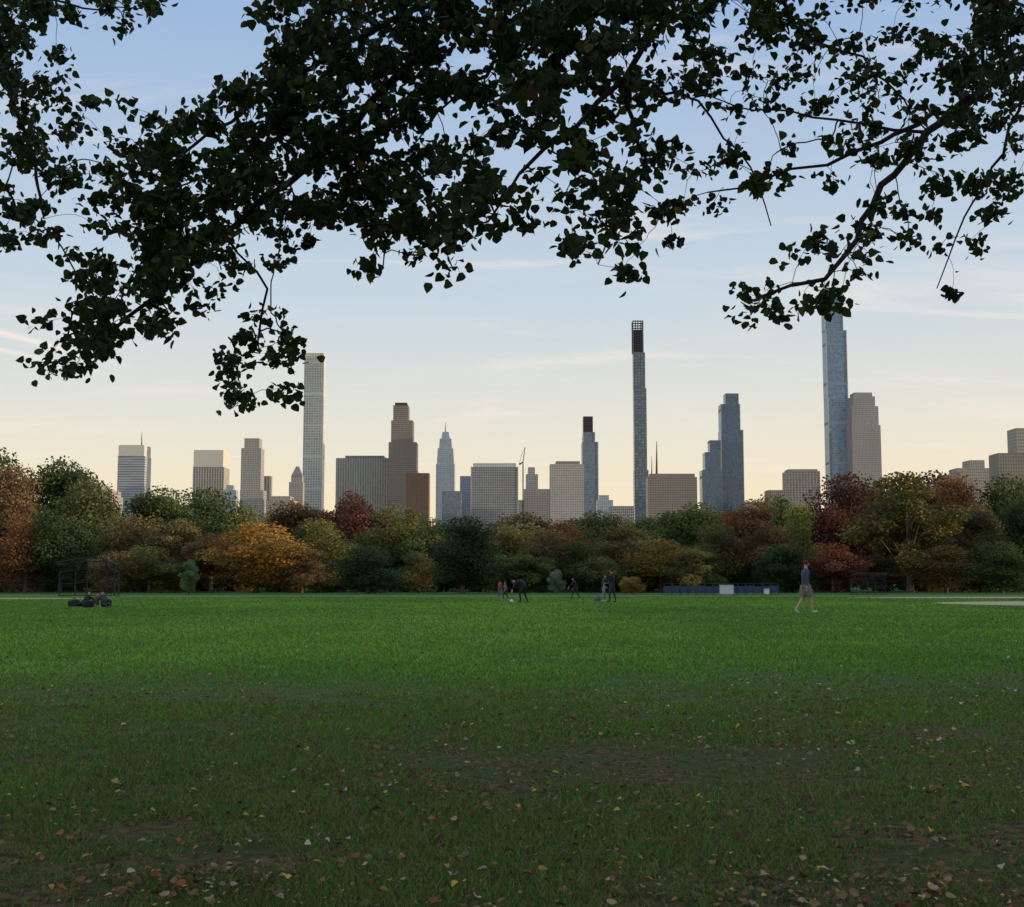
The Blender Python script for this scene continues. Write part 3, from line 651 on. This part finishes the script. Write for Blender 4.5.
    o=obj('person',m2,[top,bottom,skinm,shoe,cm('eye_dark',(.05,.02,.02))]); o.location=(X,Y,0); o.rotation_euler=(0,0,R(heading)); o.scale=(s,s,s)
    info(o,label,'person')
    bm=bmesh.new(); bmesh.ops.create_uvsphere(bm,u_segments=14,v_segments=10,radius=.104)
    for v in bm.verts: v.co.z*=1.08
    for v in [v for v in bm.verts if (v.co.y>.035 and v.co.z<.05) or v.co.z<(-.16 if longhair else -.05)]: bm.verts.remove(v)
    M_=Matrix.Translation(hc+u_*.022-f_*.012)@Matrix.Rotation(-hd,4,'X'); bm.transform(M_)
    if longhair: tube(bm,[hc-f_*.07+u_*.02,hc-f_*.10-u_*.1,hc-f_*.09-u_*.22],[.05,.045,.02],8)
    bmesh_obj('hair',bm,hair,o,smooth=True)
    if shorts:
        bm=bmesh.new()
        for sd_ in (0,1):
            hpi=[v for v in V if abs(v.z-(V[pv].z-.06))<1e-6 and abs(abs(v.x)-.095)<1e-6][sd_]
            th=R(pose['legl' if sd_==0 else 'legr'][0]); d=dn_(th,(-1,1)[sd_]*.03)
            tube(bm,[hpi-Z-d*.04,hpi-Z+d*.18,hpi-Z+d*.33],[.14,.135,.13],12,False)
        bmesh_obj('shorts',bm,bottom,o,smooth=True)
    return o
def at(px,py):
    Yd=CH*F/(py-585.); return P(px,py,Yd).x,Yd
black=cm('black_cloth',(.015,.015,.018)); navy=cm('navy_cloth',(.03,.035,.05)); greyb=cm('grey_blue_cloth',(.055,.07,.11)); khaki=cm('khaki_cloth',(.20,.185,.125)); whsh=cm('white_shoes',(.6,.6,.6)); red=cm('red_cloth',(.35,.04,.05)); jeans=cm('light_jeans',(.20,.23,.28)); hairb=cm('brown_hair',(.04,.025,.015)); hairk=cm('black_hair',(.012,.01,.01)); gs=cm('grey_cloth',(.14,.14,.15)); dkred=cm('dark_red_cloth',(.10,.025,.025))
walk=dict(torso=4,legl=(-10,-36),legr=(22,6),footl=-30,footr=8,arml=(12,35),armr=(-18,0))
x,y=at(806,613.5); person("man striding in grey-blue long-sleeve top and khaki shorts",x,y,-76,1.82,walk,greyb,khaki,whsh,hairb,shorts=True,bulk=1.05)
x,y=at(612,602); person("person standing in dark jacket, arms raised slightly",x,y,60,1.9,dict(torso=3,legl=(10,4),legr=(-10,-14),arml=(10,55),armr=(12,70),abd=.28),black,navy,black,hairk,bulk=1.2)
x,y=at(603.5,601.5); person("person in dark top and light jeans leaning forward",x,y,-60,1.68,dict(torso=16,legl=(20,2),legr=(-10,-24),arml=(15,40),armr=(25,60)),navy,jeans,whsh,hairb,bulk=1.12)
x,y=at(524,602.5); person("person in black bending down to the grass",x,y,80,1.8,dict(torso=72,head=88,legl=(32,-10),legr=(-4,-26),arml=(30,20),armr=(45,25),abd=.12),black,black,black,hairk,bulk=1.6)
x,y=at(500,599.5); person("child in red jacket standing on the lawn",x,y,-20,1.3,dict(torso=3,legl=(5,2),legr=(-4,-6),arml=(10,30),armr=(-5,10)),red,gs,whsh,hairk,bulk=1.3)
x,y=at(505.5,600.5); person("child in grey clothes walking on the lawn",x,y,120,1.2,walk,gs,navy,whsh,hairb,bulk=1.2)
x,y=at(575.5,598.5); person("person in black leaning, one leg forward",x,y,70,1.6,dict(torso=20,legl=(30,10),legr=(-15,-30),arml=(30,50),armr=(-30,-15)),black,black,black,hairk,bulk=1.35)
sit=dict(torso=-48,head=-5,legl=(96,80),legr=(90,84),arml=(-55,-15),armr=(-52,-15))
x,y=at(80,607); person("person in black sitting on grass leaning back",x,y+.6,150,1.4,sit,black,black,black,hairk,bulk=1.3)
x,y=at(90,606.5); person("person in dark red top sitting on the grass",x,y+.9,185,1.25,sit,dkred,black,black,hairk,bulk=1.2)
x,y=at(100,607.5); person("person in dark clothes lounging on the grass",x,y+.6,215,1.4,sit,navy,black,black,hairk,bulk=1.3)
def bag(px,py,col,label,L=.55):
    x,y=at(px,py); bm=bmesh.new(); bmesh.ops.create_uvsphere(bm,u_segments=16,v_segments=10,radius=1)
    for v in bm.verts:
        for i,k in enumerate((L/2,.17,.17)):
            c=v.co[i]; v.co[i]=math.copysign(abs(c)**.6,c)*k
        v.co.z+=.16+ .02*math.sin(v.co.x*12)
    o=bmesh_obj('sports_bag',bm,col,None,(x,y,0),True); info(o,label,'bag')
    bm=bmesh.new(); pts=[Vector((.12*math.cos(a),0,.28+.11*math.sin(a))) for a in np.linspace(0,math.pi,8)]; tube(bm,pts,[.012]*8,6); bmesh_obj('handle',bm,col,o)
bag(74,606.5,black,"black sports bag lying on the grass"); bag(106,606,black,"small black bag resting on the grass",.5); bag(88,607.5,black,"small black bag lying on the grass",.5)
bag(597.5,601,gs,"grey bag set down on the grass",.5)
x,y=at(518,603); bm=bmesh.new(); bmesh.ops.create_icosphere(bm,subdivisions=3,radius=.11); o=bmesh_obj('ball',bm,whm,None,(x-.35,y,.11),True); info(o,"white ball lying on the grass",'ball')
